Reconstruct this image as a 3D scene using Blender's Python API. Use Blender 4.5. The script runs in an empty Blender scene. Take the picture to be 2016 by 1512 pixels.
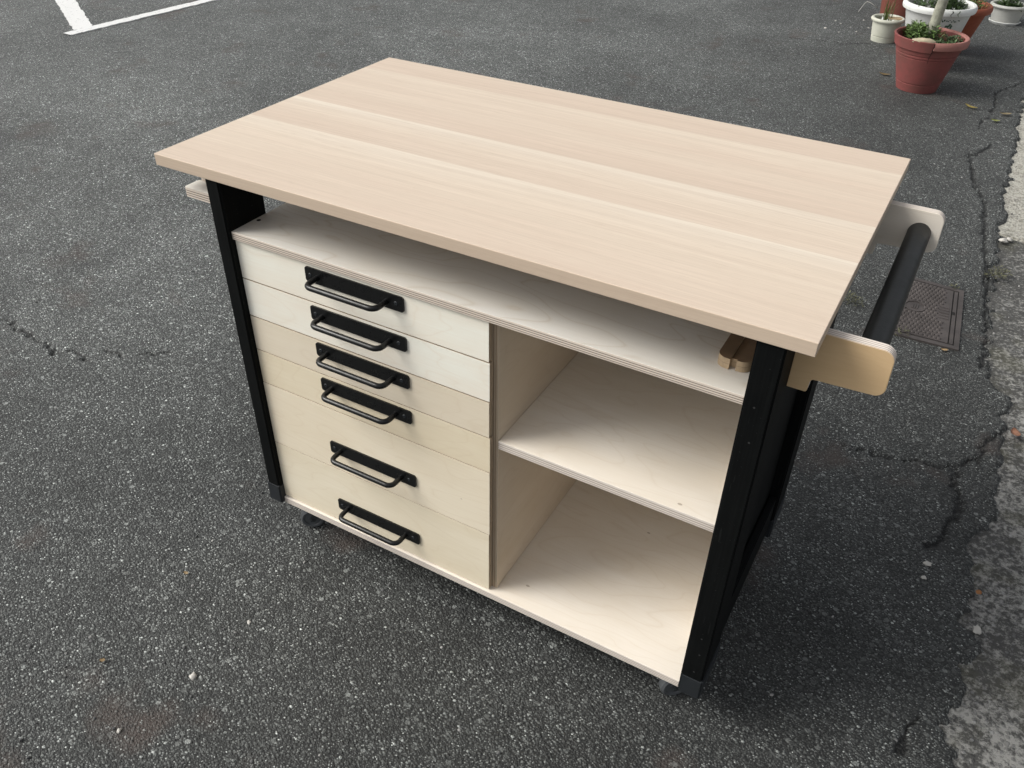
import bpy, bmesh, math, random
import numpy as np
from mathutils import Vector, Matrix, noise as mnoise

S = bpy.context.scene
R = math.radians
GZ = 0.9            # table top height above the ground (ground is z = 0)

# ------------------------------------------------------------------ camera
def basis(yaw, pitch, roll):
    cy, sy, cp, sp = math.cos(yaw), math.sin(yaw), math.cos(pitch), math.sin(pitch)
    f = Vector((sy*cp, cy*cp, sp)); r = Vector((cy, -sy, 0)); u = r.cross(f)
    cr, sr = math.cos(roll), math.sin(roll)
    return cr*r+sr*u, -sr*r+cr*u, f
cr_, cu_, cf_ = basis(-0.5033, -0.6415, 0.0216)
cd = bpy.data.cameras.new('camera'); cam = bpy.data.objects.new('camera', cd)
S.collection.objects.link(cam); S.camera = cam
M = Matrix((cr_, cu_, -cf_)).transposed().to_4x4()
M.translation = Vector((1.2924, -0.9757, 0.5971+GZ)); cam.matrix_world = M
cd.sensor_width = 36; cd.lens = 36*1667.05/2016; cd.clip_end = 2000; cd.clip_start = 0.02

# ------------------------------------------------------------------ light (overcast)
SUN_EL, SUN_AZ = 43, 242      # azimuth measured clockwise from +Y
W = bpy.data.worlds.new('World'); S.world = W; W.use_nodes = True
nt = W.node_tree; nt.nodes.clear()
sky = nt.nodes.new('ShaderNodeTexSky'); sky.sky_type = 'NISHITA'; sky.sun_disc = False
sky.sun_elevation = R(SUN_EL); sky.sun_rotation = R(SUN_AZ)
sky.air_density = 1.0; sky.dust_density = 4.0; sky.ozone_density = 1.0
hs = nt.nodes.new('ShaderNodeHueSaturation'); hs.inputs['Saturation'].default_value = 0.22
bg = nt.nodes.new('ShaderNodeBackground'); bg.inputs[1].default_value = 0.098
wo = nt.nodes.new('ShaderNodeOutputWorld')
nt.links.new(sky.outputs[0], hs.inputs['Color']); nt.links.new(hs.outputs[0], bg.inputs[0]); nt.links.new(bg.outputs[0], wo.inputs[0])
sl = bpy.data.lights.new('sun', 'SUN'); sl.energy = 1.5; sl.angle = R(30); sl.color = (1.0, 0.98, 0.925)
so = bpy.data.objects.new('sun', sl); S.collection.objects.link(so)
az, el = R(SUN_AZ), R(SUN_EL)
sdir = Vector((math.sin(az)*math.cos(el), math.cos(az)*math.cos(el), math.sin(el)))
so.rotation_euler = sdir.to_track_quat('Z', 'Y').to_euler()
S.view_settings.view_transform = 'Standard'; S.view_settings.look = 'None'
S.view_settings.exposure = 0.60; S.view_settings.gamma = 1.0

# ------------------------------------------------------------------ helpers
def tag(o, label=None, cat=None, group=None, kind=None):
    if label: o['label'] = label
    if cat: o['category'] = cat
    if group: o['group'] = group
    if kind: o['kind'] = kind
    return o
def link(name, me, mats, parent=None):
    o = bpy.data.objects.new(name, me); S.collection.objects.link(o)
    for m in (mats if isinstance(mats, (list, tuple)) else [mats]): me.materials.append(m)
    if parent:
        o.parent = parent
        o.matrix_parent_inverse = Matrix.Translation(-parent.location)
    return o
def obj(name, bm, mats, parent=None, smooth=False):
    me = bpy.data.meshes.new(name)
    bmesh.ops.recalc_face_normals(bm, faces=bm.faces[:])
    bm.to_mesh(me); bm.free()
    if smooth:
        me.polygons.foreach_set('use_smooth', [True]*len(me.polygons))
        if smooth != 'all': me.set_sharp_from_angle(angle=R(40))
    return link(name, me, mats, parent)
def empty(name, loc):
    o = bpy.data.objects.new(name, None); S.collection.objects.link(o); o.location = loc; o.empty_display_size = .05
    return o
def box_bm(bm, x0, x1, y0, y1, z0, z1):
    v = [bm.verts.new(p) for p in ((x0,y0,z0),(x1,y0,z0),(x1,y1,z0),(x0,y1,z0),(x0,y0,z1),(x1,y0,z1),(x1,y1,z1),(x0,y1,z1))]
    for f in ((0,3,2,1),(4,5,6,7),(0,1,5,4),(1,2,6,5),(2,3,7,6),(3,0,4,7)): bm.faces.new([v[i] for i in f])
AX = {'x':0,'y':1,'z':2}
def wood_uv(bm, thick, grain):
    """faces across the thickness get the face veneer (slot 0), the others the edge (slot 1); UV in metres"""
    t = AX[thick]; g = AX[grain]; o = 3-t-g
    uv = bm.loops.layers.uv.verify()
    lo = min(v.co[t] for v in bm.verts); hi = max(v.co[t] for v in bm.verts)
    bm.normal_update()
    for f in bm.faces:
        n = f.normal; a = max(range(3), key=lambda i: abs(n[i]))
        if a == t:
            f.material_index = 0
            for l in f.loops: l[uv].uv = (l.vert.co[g]+lo*3.1, l.vert.co[o])
        else:
            f.material_index = 1; w = 3-t-a
            for l in f.loops: l[uv].uv = (l.vert.co[w]+a*1.3, (l.vert.co[t]-lo)/(hi-lo))
def board(name, x0, x1, y0, y1, z0, z1, mats, thick, grain, parent, bev=0.0009, seg=2):
    bm = bmesh.new(); box_bm(bm, x0, x1, y0, y1, z0, z1)
    bmesh.ops.bevel(bm, geom=bm.edges[:], offset=bev, segments=seg, profile=0.5, affect='EDGES')
    bmesh.ops.recalc_face_normals(bm, faces=bm.faces[:])
    wood_uv(bm, thick, grain)
    return obj(name, bm, mats, parent)
def prism(bm, pts, axis, a0, a1):
    """extrude a closed 2-D outline along axis; pts are the other two coordinates in order"""
    oth = [i for i in range(3) if i != AX[axis]]
    def mk(p, a):
        c = [0,0,0]; c[oth[0]] = p[0]; c[oth[1]] = p[1]; c[AX[axis]] = a; return bm.verts.new(c)
    A = [mk(p, a0) for p in pts]; B = [mk(p, a1) for p in pts]; n = len(pts)
    bm.faces.new(A); bm.faces.new(B[::-1])
    for i in range(n): bm.faces.new((A[i], B[i], B[(i+1)%n], A[(i+1)%n]))
def round_poly(pts, rad, seg=6):
    """2-D outline with corner radii (rad: list)"""
    out = []; n = len(pts)
    for i in range(n):
        p = Vector(pts[i]); a = Vector(pts[i-1]); b = Vector(pts[(i+1)%n]); r = rad[i]
        if r <= 0: out.append(tuple(p)); continue
        d1 = (a-p).normalized(); d2 = (b-p).normalized()
        ang = d1.angle(d2); L = r/math.tan(ang/2)
        s = p+d1*L; e = p+d2*L; c = p+(d1+d2).normalized()*(r/math.sin(ang/2))
        a0 = math.atan2((s-c).y, (s-c).x); a1 = math.atan2((e-c).y, (e-c).x)
        d = (a1-a0+math.pi) % (2*math.pi)-math.pi
        for k in range(seg+1): t = a0+d*k/seg; out.append((c.x+r*math.cos(t), c.y+r*math.sin(t)))
    return out
def tube(bm, path, rad, seg=14, caps=True):
    path = [Vector(p) for p in path]; rings = []; up = None
    rads = rad if isinstance(rad, (list, tuple)) else [rad]*len(path)
    for i, p in enumerate(path):
        d = (path[min(i+1, len(path)-1)]-path[max(i-1, 0)]).normalized()
        if up is None: up = d.orthogonal().normalized()
        up = (up-d*up.dot(d)).normalized(); s = d.cross(up)
        rings.append([bm.verts.new(p+(up*math.cos(2*math.pi*k/seg)+s*math.sin(2*math.pi*k/seg))*rads[i]) for k in range(seg)])
    for a, b in zip(rings, rings[1:]):
        for k in range(seg): bm.faces.new((a[k], a[(k+1)%seg], b[(k+1)%seg], b[k]))
    if caps: bm.faces.new(rings[0][::-1]); bm.faces.new(rings[-1])
def lathe(bm, prof, cx=0, cy=0, seg=48, fn=None):
    rings = []
    for r, z in prof:
        if r < 1e-5: rings.append([bm.verts.new((cx, cy, z))]); continue
        ring = []
        for k in range(seg):
            t = 2*math.pi*k/seg; rr = r*(fn(t, z) if fn else 1)
            ring.append(bm.verts.new((cx+rr*math.cos(t), cy+rr*math.sin(t), z)))
        rings.append(ring)
    for a, b in zip(rings, rings[1:]):
        for k in range(seg):
            k2 = (k+1) % seg
            va = [a[0]] if len(a) == 1 else [a[k], a[k2]]; vb = [b[0]] if len(b) == 1 else [b[k2], b[k]]
            if len(va)+len(vb) >= 3: bm.faces.new(va+vb)
# ------------------------------------------------------------------ material helpers
class NT:
    def __init__(s, name):
        s.m = bpy.data.materials.new(name); s.m.use_nodes = True; s.t = s.m.node_tree
        s.b = s.t.nodes['Principled BSDF']
    def n(s, typ, ins=None, **kw):
        nd = s.t.nodes.new(typ)
        for k, v in kw.items(): setattr(nd, k, v)
        for k, v in (ins or {}).items(): s.set(nd.inputs[k], v)
        return nd
    def set(s, sock, v):
        if isinstance(v, bpy.types.NodeSocket): s.t.links.new(v, sock)
        elif isinstance(v, bpy.types.Node): s.t.links.new(v.outputs[0], sock)
        else: sock.default_value = c4(v) if sock.type == 'RGBA' else v
    def math(s, op, a, b=0.0, c=None, clamp=False):
        nd = s.n('ShaderNodeMath', {0: a, 1: b}, operation=op, use_clamp=clamp)
        if c is not None: s.set(nd.inputs[2], c)
        return nd.outputs[0]
    def mix(s, f, a, b, blend='MIX'):
        nd = s.n('ShaderNodeMix', data_type='RGBA', blend_type=blend)
        s.set(nd.inputs[0], f); s.set(nd.inputs[6], a); s.set(nd.inputs[7], b); return nd.outputs[2]
    def ramp(s, f, stops, interp='LINEAR'):
        nd = s.n('ShaderNodeValToRGB'); cr = nd.color_ramp; cr.interpolation = interp
        while len(cr.elements) > 1: cr.elements.remove(cr.elements[-1])
        cr.elements[0].position = stops[0][0]; cr.elements[0].color = c4(stops[0][1])
        for p, c in stops[1:]: e = cr.elements.new(p); e.color = c4(c)
        s.set(nd.inputs[0], f); return nd.outputs[0]
    def rng(s, v, a, b, c, d):
        nd = s.n('ShaderNodeMapRange', {0: v, 1: a, 2: b, 3: c, 4: d}); return nd.outputs[0]
    def noise(s, vec, scale, detail=3, rough=.5, dist=0.0):
        return s.n('ShaderNodeTexNoise', {'Vector': vec, 'Scale': scale, 'Detail': detail, 'Roughness': rough, 'Distortion': dist}).outputs['Fac']
    def mapping(s, vec, scale=(1,1,1), loc=(0,0,0), rot=(0,0,0)):
        return s.n('ShaderNodeMapping', {'Vector': vec, 'Scale': scale, 'Location': loc, 'Rotation': rot}).outputs[0]
    def bump(s, h, strength=.3, dist=.002, normal=None):
        nd = s.n('ShaderNodeBump', {'Height': h, 'Strength': strength, 'Distance': dist})
        if normal is not None: s.set(nd.inputs['Normal'], normal)
        return nd.outputs[0]
def c4(c):
    if isinstance(c, (int, float)): return (c, c, c, 1)
    return tuple(c)+(1,) if len(c) == 3 else c
def simple(name, col, rough=.5, metal=0.0, var=.15, scale=30, bump=0.0, spec=.5):
    N = NT(name); tc = N.n('ShaderNodeTexCoord').outputs['Object']
    f = N.noise(tc, scale, 4, .6)
    a = tuple(x*(1-var) for x in col); b = tuple(min(1, x*(1+var)) for x in col)
    N.set(N.b.inputs['Base Color'], N.ramp(f, [(.3, a), (.7, b)]))
    N.set(N.b.inputs['Roughness'], N.rng(f, .3, .7, max(0, rough-.06), min(1, rough+.06)))
    N.b.inputs['Metallic'].default_value = metal
    N.b.inputs['Specular IOR Level'].default_value = spec
    if bump: N.set(N.b.inputs['Normal'], N.bump(N.noise(tc, scale*8, 3, .6), bump, .001))
    return N.m

# ---- woods
def birch(name, col, seed=0.0, contour=.10, warm=.5):
    N = NT(name); uv = N.n('ShaderNodeUVMap').outputs[0]
    v = N.mapping(uv, (1,1,1), (seed*3.7, seed*1.9, seed))
    big = N.noise(N.mapping(v, (1.6, 5, 1)), 1.6, 2, .5, .4)
    rings = N.math('ABSOLUTE', N.math('SINE', N.math('MULTIPLY', big, 34.0)))
    line = N.math('POWER', N.math('SUBTRACT', 1.0, rings), 6.0)
    fine = N.noise(N.mapping(v, (9, 260, 1)), 1.0, 3, .6)
    cloud = N.noise(N.mapping(v, (2.2, 6, 1), (4, 2, 0)), 1.5, 4, .55)
    pore = N.math('GREATER_THAN', N.noise(N.mapping(v, (55, 420, 1)), 1.0, 1, .5), .80)
    dark = tuple(c*k for c, k in zip(col, (.86, .80, .72)))
    light = tuple(min(.95, c*1.05) for c in col)
    c = N.mix(N.rng(cloud, .32, .7, 0, 1), light, tuple(c_*k for c_, k in zip(col, (.95, .92, .87))))
    c = N.mix(N.math('MULTIPLY', line, contour), c, dark)
    c = N.mix(N.rng(fine, .35, .75, 0, .22), c, dark)
    c = N.mix(N.math('MULTIPLY', pore, .30), c, tuple(x*.5 for x in col))
    # a few pin knots
    vo = N.n('ShaderNodeTexVoronoi', {'Vector': N.mapping(v, (5, 9, 1)), 'Scale': 1.0})
    knot = N.math('LESS_THAN', vo.outputs['Distance'], .022)
    c = N.mix(N.math('MULTIPLY', knot, .55), c, (.25, .17, .10, 1))
    N.set(N.b.inputs['Base Color'], c)
    N.b.inputs['Roughness'].default_value = .62; N.b.inputs['Specular IOR Level'].default_value = .3
    N.set(N.b.inputs['Normal'], N.bump(fine, .12, .0006))
    return N.m
def ply_edge(name, light, dark, plies=6, contrast=.8):
    N = NT(name); uv = N.n('ShaderNodeUVMap').outputs[0]
    sep = N.n('ShaderNodeSeparateXYZ', {0: uv}); u, v = sep.outputs[0], sep.outputs[1]
    cu = N.n('ShaderNodeCombineXYZ', {0: u, 1: 0.0, 2: 0.0}).outputs[0]
    wob = N.math('MULTIPLY', N.math('SUBTRACT', N.noise(cu, 5, 2), .5), .10)
    vv = N.math('ADD', v, wob)
    st = []
    for i in range(plies):
        a = i/plies
        st.append((a+.001, light)); st.append((a+.62/plies, light))
        if i < plies-1:
            st.append((a+.68/plies, dark)); st.append((a+.96/plies, dark))
    c = N.ramp(vv, st)
    uvn = N.noise(N.mapping(uv, (60, 14, 1)), 1.0, 3, .65)
    c = N.mix(N.math('MULTIPLY', N.rng(N.noise(cu, 9, 2), .35, .65, .0, 1.0), 1-contrast), c, c4(light))
    c = N.mix(N.rng(uvn, .35, .75, 0, .35), c, c4(tuple(x*.72 for x in light)))
    hole = N.math('MULTIPLY', N.math('GREATER_THAN', N.noise(N.mapping(cu, (1,1,1), (3.3, 0, 0)), 16, 0), .745),
                  N.math('LESS_THAN', N.math('ABSOLUTE', N.math('SUBTRACT', vv, .47)), .07))
    c = N.mix(N.math('MULTIPLY', hole, .85), c, (.06, .035, .02, 1))
    N.set(N.b.inputs['Base Color'], c); N.b.inputs['Roughness'].default_value = .75
    N.b.inputs['Specular IOR Level'].default_value = .2
    N.set(N.b.inputs['Normal'], N.bump(N.math('ADD', uvn, N.n('ShaderNodeRGBToBW', {0: c}).outputs[0]), .25, .0006))
    return N.m
m_birch_shelf = birch('birch_ply_inside', (.86, .80, .715), 1.0, .38)
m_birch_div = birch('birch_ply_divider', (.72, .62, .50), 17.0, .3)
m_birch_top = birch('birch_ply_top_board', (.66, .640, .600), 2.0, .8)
m_birch_cream = birch('birch_ply_cream', (.95, .888, .785), 3.0, .30)
m_birch_cream2 = birch('birch_ply_cream_second', (.95, .893, .795), 5.3, .30)
m_birch_grey = birch('birch_ply_greyish', (.80, .72, .585), 6.1, .3)
m_birch_gold = birch('birch_ply_golden', (.82, .73, .56), 7.7, .3)
m_birch_warm = birch('birch_ply_warm', (.85, .76, .60), 9.2, .3)
m_birch_warm2 = birch('birch_ply_warm_second', (.85, .77, .61), 11.4, .3)
m_birch_tan = birch('birch_ply_tan', (.70, .50, .285), 13.0, .2)
m_birch_pale = birch('birch_ply_pale', (.95, .92, .86), 14.0, .10)
m_edge = ply_edge('birch_ply_edge', (.76, .67, .57), (.16, .105, .08), 4, .95)
m_edge_soft = ply_edge('birch_ply_edge_sanded', (.80, .73, .65), (.36, .27, .22), 4, .8)
m_edge_dark = ply_edge('birch_ply_edge_brown', (.50, .40, .29), (.27, .19, .12), 3, .8)

def oak_top(edge=False):
    N = NT('oak_edge' if edge else 'oak_staves')
    uv = N.n('ShaderNodeUVMap').outputs[0]
    sep = N.n('ShaderNodeSeparateXYZ', {0: uv}); u, v = sep.outputs[0], sep.outputs[1]
    if not edge:
        wv = N.math('MULTIPLY', N.math('SUBTRACT', N.noise(N.mapping(uv, (1.1, 7, 1)), 1.0, 2, .5), .5), .03)
        st = [(0,.34),(.09,.42),(.15,.62),(.152,.50),(.205,.72),(.246,.98),(.248,.36),(.30,.46),(.35,.62),(.384,1.0),(.386,.24),(.46,.36),(.524,.48),(.526,.34),(.58,.46),(.628,.72),(.630,.16),(.70,.34)]
        vv = N.math('DIVIDE', v, .7203)
        tone = N.ramp(vv, [(p/.7203, t) for p, t in st])
        tone = N.math('ADD', tone, N.math('MULTIPLY', wv, 6.0))
        # long fade of each stave so neighbours blend at one side
        fade = N.noise(N.mapping(uv, (.9, 13, 1)), 1.0, 3, .55)
        tone = N.math('ADD', N.math('ADD', .09, N.math('MULTIPLY', tone, .66)), N.math('MULTIPLY', N.math('SUBTRACT', fade, .25), .50))
        off = N.math('MULTIPLY', N.ramp(vv, [(0,.0),(.21,.37),(.345,.74),(.535,.11),(.73,.48),(.873,.85)], 'CONSTANT'), 9.0)
    else:
        tone = N.math('ADD', .1, N.math('MULTIPLY', N.noise(N.mapping(uv, (2.2, 2.5, 1)), 1.0, 3), .6)); off = 0.0
    comb = N.n('ShaderNodeCombineXYZ', {0: N.math('ADD', u, off), 1: v if not edge else N.math('MULTIPLY', v, .022), 2: off}).outputs[0]
    warp = N.noise(N.mapping(comb, (1.3, 5, 1)), 1.0, 2, .5)
    w2 = N.n('ShaderNodeVectorMath', {0: comb, 1: N.n('ShaderNodeCombineXYZ', {0: 0.0, 1: N.math('MULTIPLY', warp, .03), 2: 0.0}).outputs[0]}, operation='ADD').outputs[0]
    fine = N.noise(N.mapping(w2, (5, 330, 1)), 1.0, 4, .65)
    mid = N.noise(N.mapping(w2, (1.2, 70, 1)), 1.0, 3, .6)
    pores = N.math('GREATER_THAN', N.noise(N.mapping(w2, (26, 900, 1)), 1.0, 1), .66)
    c = N.ramp(tone, [(.10, (.605, .480, .382)), (.40, (.655, .535, .428)), (.62, (.695, .590, .475)), (.92, (.760, .680, .568))])
    c = N.mix(N.rng(mid, .35, .68, 0, .30), c, (.52, .42, .33, 1))
    c = N.mix(N.rng(fine, .38, .72, 0, .28), c, (.43, .34, .26, 1))
    c = N.mix(N.math('MULTIPLY', pores, .20), c, (.36, .25, .17, 1))
    if not edge:
        js = [(0, 0)]
        for b in (.151, .247, .385, .525, .629): js += [((b-.0009)/.7203, 0), (b/.7203, 1), ((b+.0009)/.7203, 0)]
        c = N.mix(N.math('MULTIPLY', N.ramp(vv, js), .22), c, (.42, .31, .22, 1))
    if edge: c = N.mix(.30, c, (.62, .47, .32, 1))
    N.set(N.b.inputs['Base Color'], c)
    N.set(N.b.inputs['Roughness'], N.rng(fine, .3, .7, .50, .62)); N.b.inputs['Specular IOR Level'].default_value = .35
    N.set(N.b.inputs['Normal'], N.bump(fine, .16, .0006))
    return N.m
m_oak, m_oak_e = oak_top(), oak_top(True)

def black_wood():
    N = NT('black_stained_wood'); tc = N.n('ShaderNodeTexCoord').outputs['Object']
    f = N.noise(N.mapping(tc, (220, 220, 6)), 1.0, 3, .6); g = N.noise(tc, 6, 3)
    speck = N.math('GREATER_THAN', N.noise(tc, 300, 0), .80); scr = N.math('GREATER_THAN', N.noise(N.mapping(tc, (160, 160, 14), (3, 1, 0)), 1.0, 1), .76)
    c = N.ramp(g, [(.3, (.0028, .0033, .0034)), (.7, (.0052, .0058, .0058))])
    c = N.mix(N.rng(f, .4, .75, 0, .4), c, (.011, .012, .012, 1))
    c = N.mix(N.math('MULTIPLY', speck, .18), c, (.12, .12, .12, 1)); c = N.mix(N.math('MULTIPLY', scr, .10), c, (.07, .072, .072, 1))
    N.set(N.b.inputs['Base Color'], c); N.b.inputs['Roughness'].default_value = .62
    N.b.inputs['Specular IOR Level'].default_value = .10
    N.set(N.b.inputs['Normal'], N.bump(f, .15, .0008)); return N.m
m_black = black_wood()
m_metal = simple('black_powder_coat', (.0055, .0058, .006), .30, 0, .1, 60, .2, .42)
m_rubber = simple('dark_rubber_cap', (.018, .021, .024), .55, 0, .12, 30, .1, .4)
m_bar = simple('black_painted_round_bar', (.010, .011, .011), .45, 0, .15, 25, .15, .3)
m_screw = simple('steel_screw', (.10, .10, .10), .4, .8, .1, 80)
m_hole = simple('dark_hole', (.006, .005, .004), .9, 0, .1, 30)
m_wheel = simple('grey_rubber_wheel', (.085, .090, .095), .5, 0, .15, 40, .1)
m_hub = simple('dark_plastic_hub', (.030, .033, .036), .4, 0, .15, 40)
m_block = simple('brown_lacquered_wood', (.19, .125, .075), .5, 0, .22, 22, .1)
m_block_e = simple('raw_wood_edge', (.44, .33, .21), .7, 0, .25, 40, .1)

# ------------------------------------------------------------------ ground
EDGE = [(1.50,-6),(1.62,-1.5),(1.60,-.4),(1.615,.164),(1.609,.209),(1.594,.25),(1.614,.313),(1.599,.384),(1.626,.473),(1.598,.524),(1.587,.588),(1.591,.664),
        (1.584,.706),(1.579,.776),(1.629,.921),(1.626,.981),(1.618,1.292),(1.616,1.367),(1.608,1.475),(1.562,1.506),(1.548,1.612),(1.528,1.733),
        (1.523,1.893),(1.508,2.109),(1.501,2.276),(1.505,2.414),(1.511,2.592),(1.485,2.715),(1.506,2.875),(1.471,3.028),(1.485,3.244),
        (1.481,3.509),(1.473,3.871),(1.462,4.254),(1.47,4.401),(1.46,5.2),(1.45,6.5),(1.45,9),(1.45,40)]
CR = [[(-1.5,.26),(-1.331,.244),(-1.275,.241),(-1.193,.237),(-1.088,.215),(-1.004,.216),(-.948,.195),(-.914,.228),(-.854,.227),(-.813,.23)],
      [(-.856,.283),(-.809,.292),(-.761,.298)], [(-.726,.326),(-.695,.348),(-.664,.379)],
      [(1.44,4.881),(1.362,4.699),(1.309,4.57),(1.335,4.315),(1.313,4.105),(1.288,3.982),(1.294,3.883)],
      [(1.379,3.68),(1.362,3.635),(1.299,3.46),(1.32,3.323),(1.341,3.154),(1.396,3.0),(1.42,2.873),(1.433,2.667),(1.459,2.456),(1.492,2.095)],
      [(1.25,1.0),(1.354,1.013),(1.401,1.027),(1.436,1.044),(1.487,1.051),(1.518,1.063),(1.568,1.14),(1.57,1.204),(1.618,1.292)],
      [(1.511,1.059),(1.519,1.024),(1.533,.968),(1.54,.903),(1.529,.84),(1.512,.772),(1.493,.726)],
      [(.0,5.1),(.154,5.125),(.281,5.15),(.335,5.128),(.492,5.231)], [(1.545,.24),(1.532,.2),(1.519,.157)],
      [(1.135,3.719),(1.195,3.72)], [(1.53,1.6),(1.525,1.75),(1.50,2.0),(1.495,2.3)]]
CW = [.0085, .007, .007, .009, .014, .008, .013, .010, .010, .008, .012]
def axis_lines(segs):
    out = []
    for a, b, n in segs: out += list(np.linspace(a, b, n, endpoint=False))
    out.append(segs[-1][1]); return np.array(out)
gx = axis_lines([(-400,-40,6),(-40,-8,16),(-8,-1.5,65),(-1.5,-.62,150),(-.62,1.15,110),(1.15,1.72,110),(1.72,4,20),(4,40,18),(40,400,6)])
gy = axis_lines([(-400,-40,6),(-40,-4,18),(-4,-.9,30),(-.9,.15,80),(.15,.42,55),(.42,2.2,180),(2.2,5.4,200),(5.4,10,46),(10,60,25),(60,400,6)])
X, Y = np.meshgrid(gx, gy)
rs = np.random.RandomState(4)
def vnoise(x, y, sc, seed):
    r = np.random.RandomState(seed); P = r.rand(256, 256)
    xs, ys = x*sc, y*sc; xi, yi = np.floor(xs).astype(int), np.floor(ys).astype(int); fx, fy = xs-xi, ys-yi
    fx = fx*fx*(3-2*fx); fy = fy*fy*(3-2*fy); g = lambda a, b: P[a % 256, b % 256]
    return (g(xi,yi)*(1-fx)*(1-fy)+g(xi+1,yi)*fx*(1-fy)+g(xi,yi+1)*(1-fx)*fy+g(xi+1,yi+1)*fx*fy)
near = ((X > -1.6) & (X < 2) & (Y > -1) & (Y < 5.6))
wx = X+(vnoise(X, Y, 60, 1)-.5)*.022+(vnoise(X, Y, 17, 21)-.5)*.016; wy = Y+(vnoise(X, Y, 60, 2)-.5)*.022+(vnoise(X, Y, 17, 22)-.5)*.016
crack = np.zeros_like(X)
for pl, w in zip(CR, CW):
    dmin = np.full(X.shape, 9.9)
    for (ax, ay), (bx, by) in zip(pl, pl[1:]):
        dx, dy = bx-ax, by-ay; t = np.clip(((wx-ax)*dx+(wy-ay)*dy)/(dx*dx+dy*dy), 0, 1)
        dmin = np.minimum(dmin, np.hypot(wx-ax-t*dx, wy-ay-t*dy))
    ww = w*(.30+.6*vnoise(X, Y, 22, 5))*(.6+.6*vnoise(X, Y, 70, 6))
    crack = np.maximum(crack, np.clip(1.5-dmin/ww, 0, 1))
crack *= near
ey = np.array([e[1] for e in EDGE]); ex = np.array([e[0] for e in EDGE])
edgex = np.interp(Y, ey, ex)+(vnoise(Y*0+3, Y, 24, 7)-.5)*.03+(vnoise(X, Y, 60, 8)-.5)*.02
over = X-edgex                                     # > 0 : beyond the asphalt edge
drop = np.clip((over+.006)/.016, 0, 1)
Z = (vnoise(X, Y, 3.1, 11)-.5)*.006*near - crack*.008 - drop*.020
Z += near*np.clip(1-np.abs(over+.03)/.05, 0, 1)*(vnoise(X, Y, 45, 12)-.4)*.006
ng = len(gx); nv = X.size
co = np.stack([X, Y, Z], -1).reshape(-1, 3)
idx = np.arange(nv).reshape(X.shape)
quads = np.stack([idx[:-1,:-1], idx[:-1,1:], idx[1:,1:], idx[1:,:-1]], -1).reshape(-1, 4)
me = bpy.data.meshes.new('asphalt_ground')
me.vertices.add(nv); me.vertices.foreach_set('co', co.ravel())
me.loops.add(quads.size); me.loops.foreach_set('vertex_index', quads.ravel().astype(np.int32))
me.polygons.add(len(quads)); me.polygons.foreach_set('loop_start', np.arange(0, quads.size, 4, dtype=np.int32))
me.polygons.foreach_set('loop_total', np.full(len(quads), 4, dtype=np.int32)); me.polygons.foreach_set('use_smooth', np.ones(len(quads), bool))
me.update(); at = me.attributes.new('crack', 'FLOAT', 'POINT'); at.data.foreach_set('value', crack.ravel().astype(np.float32))
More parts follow.
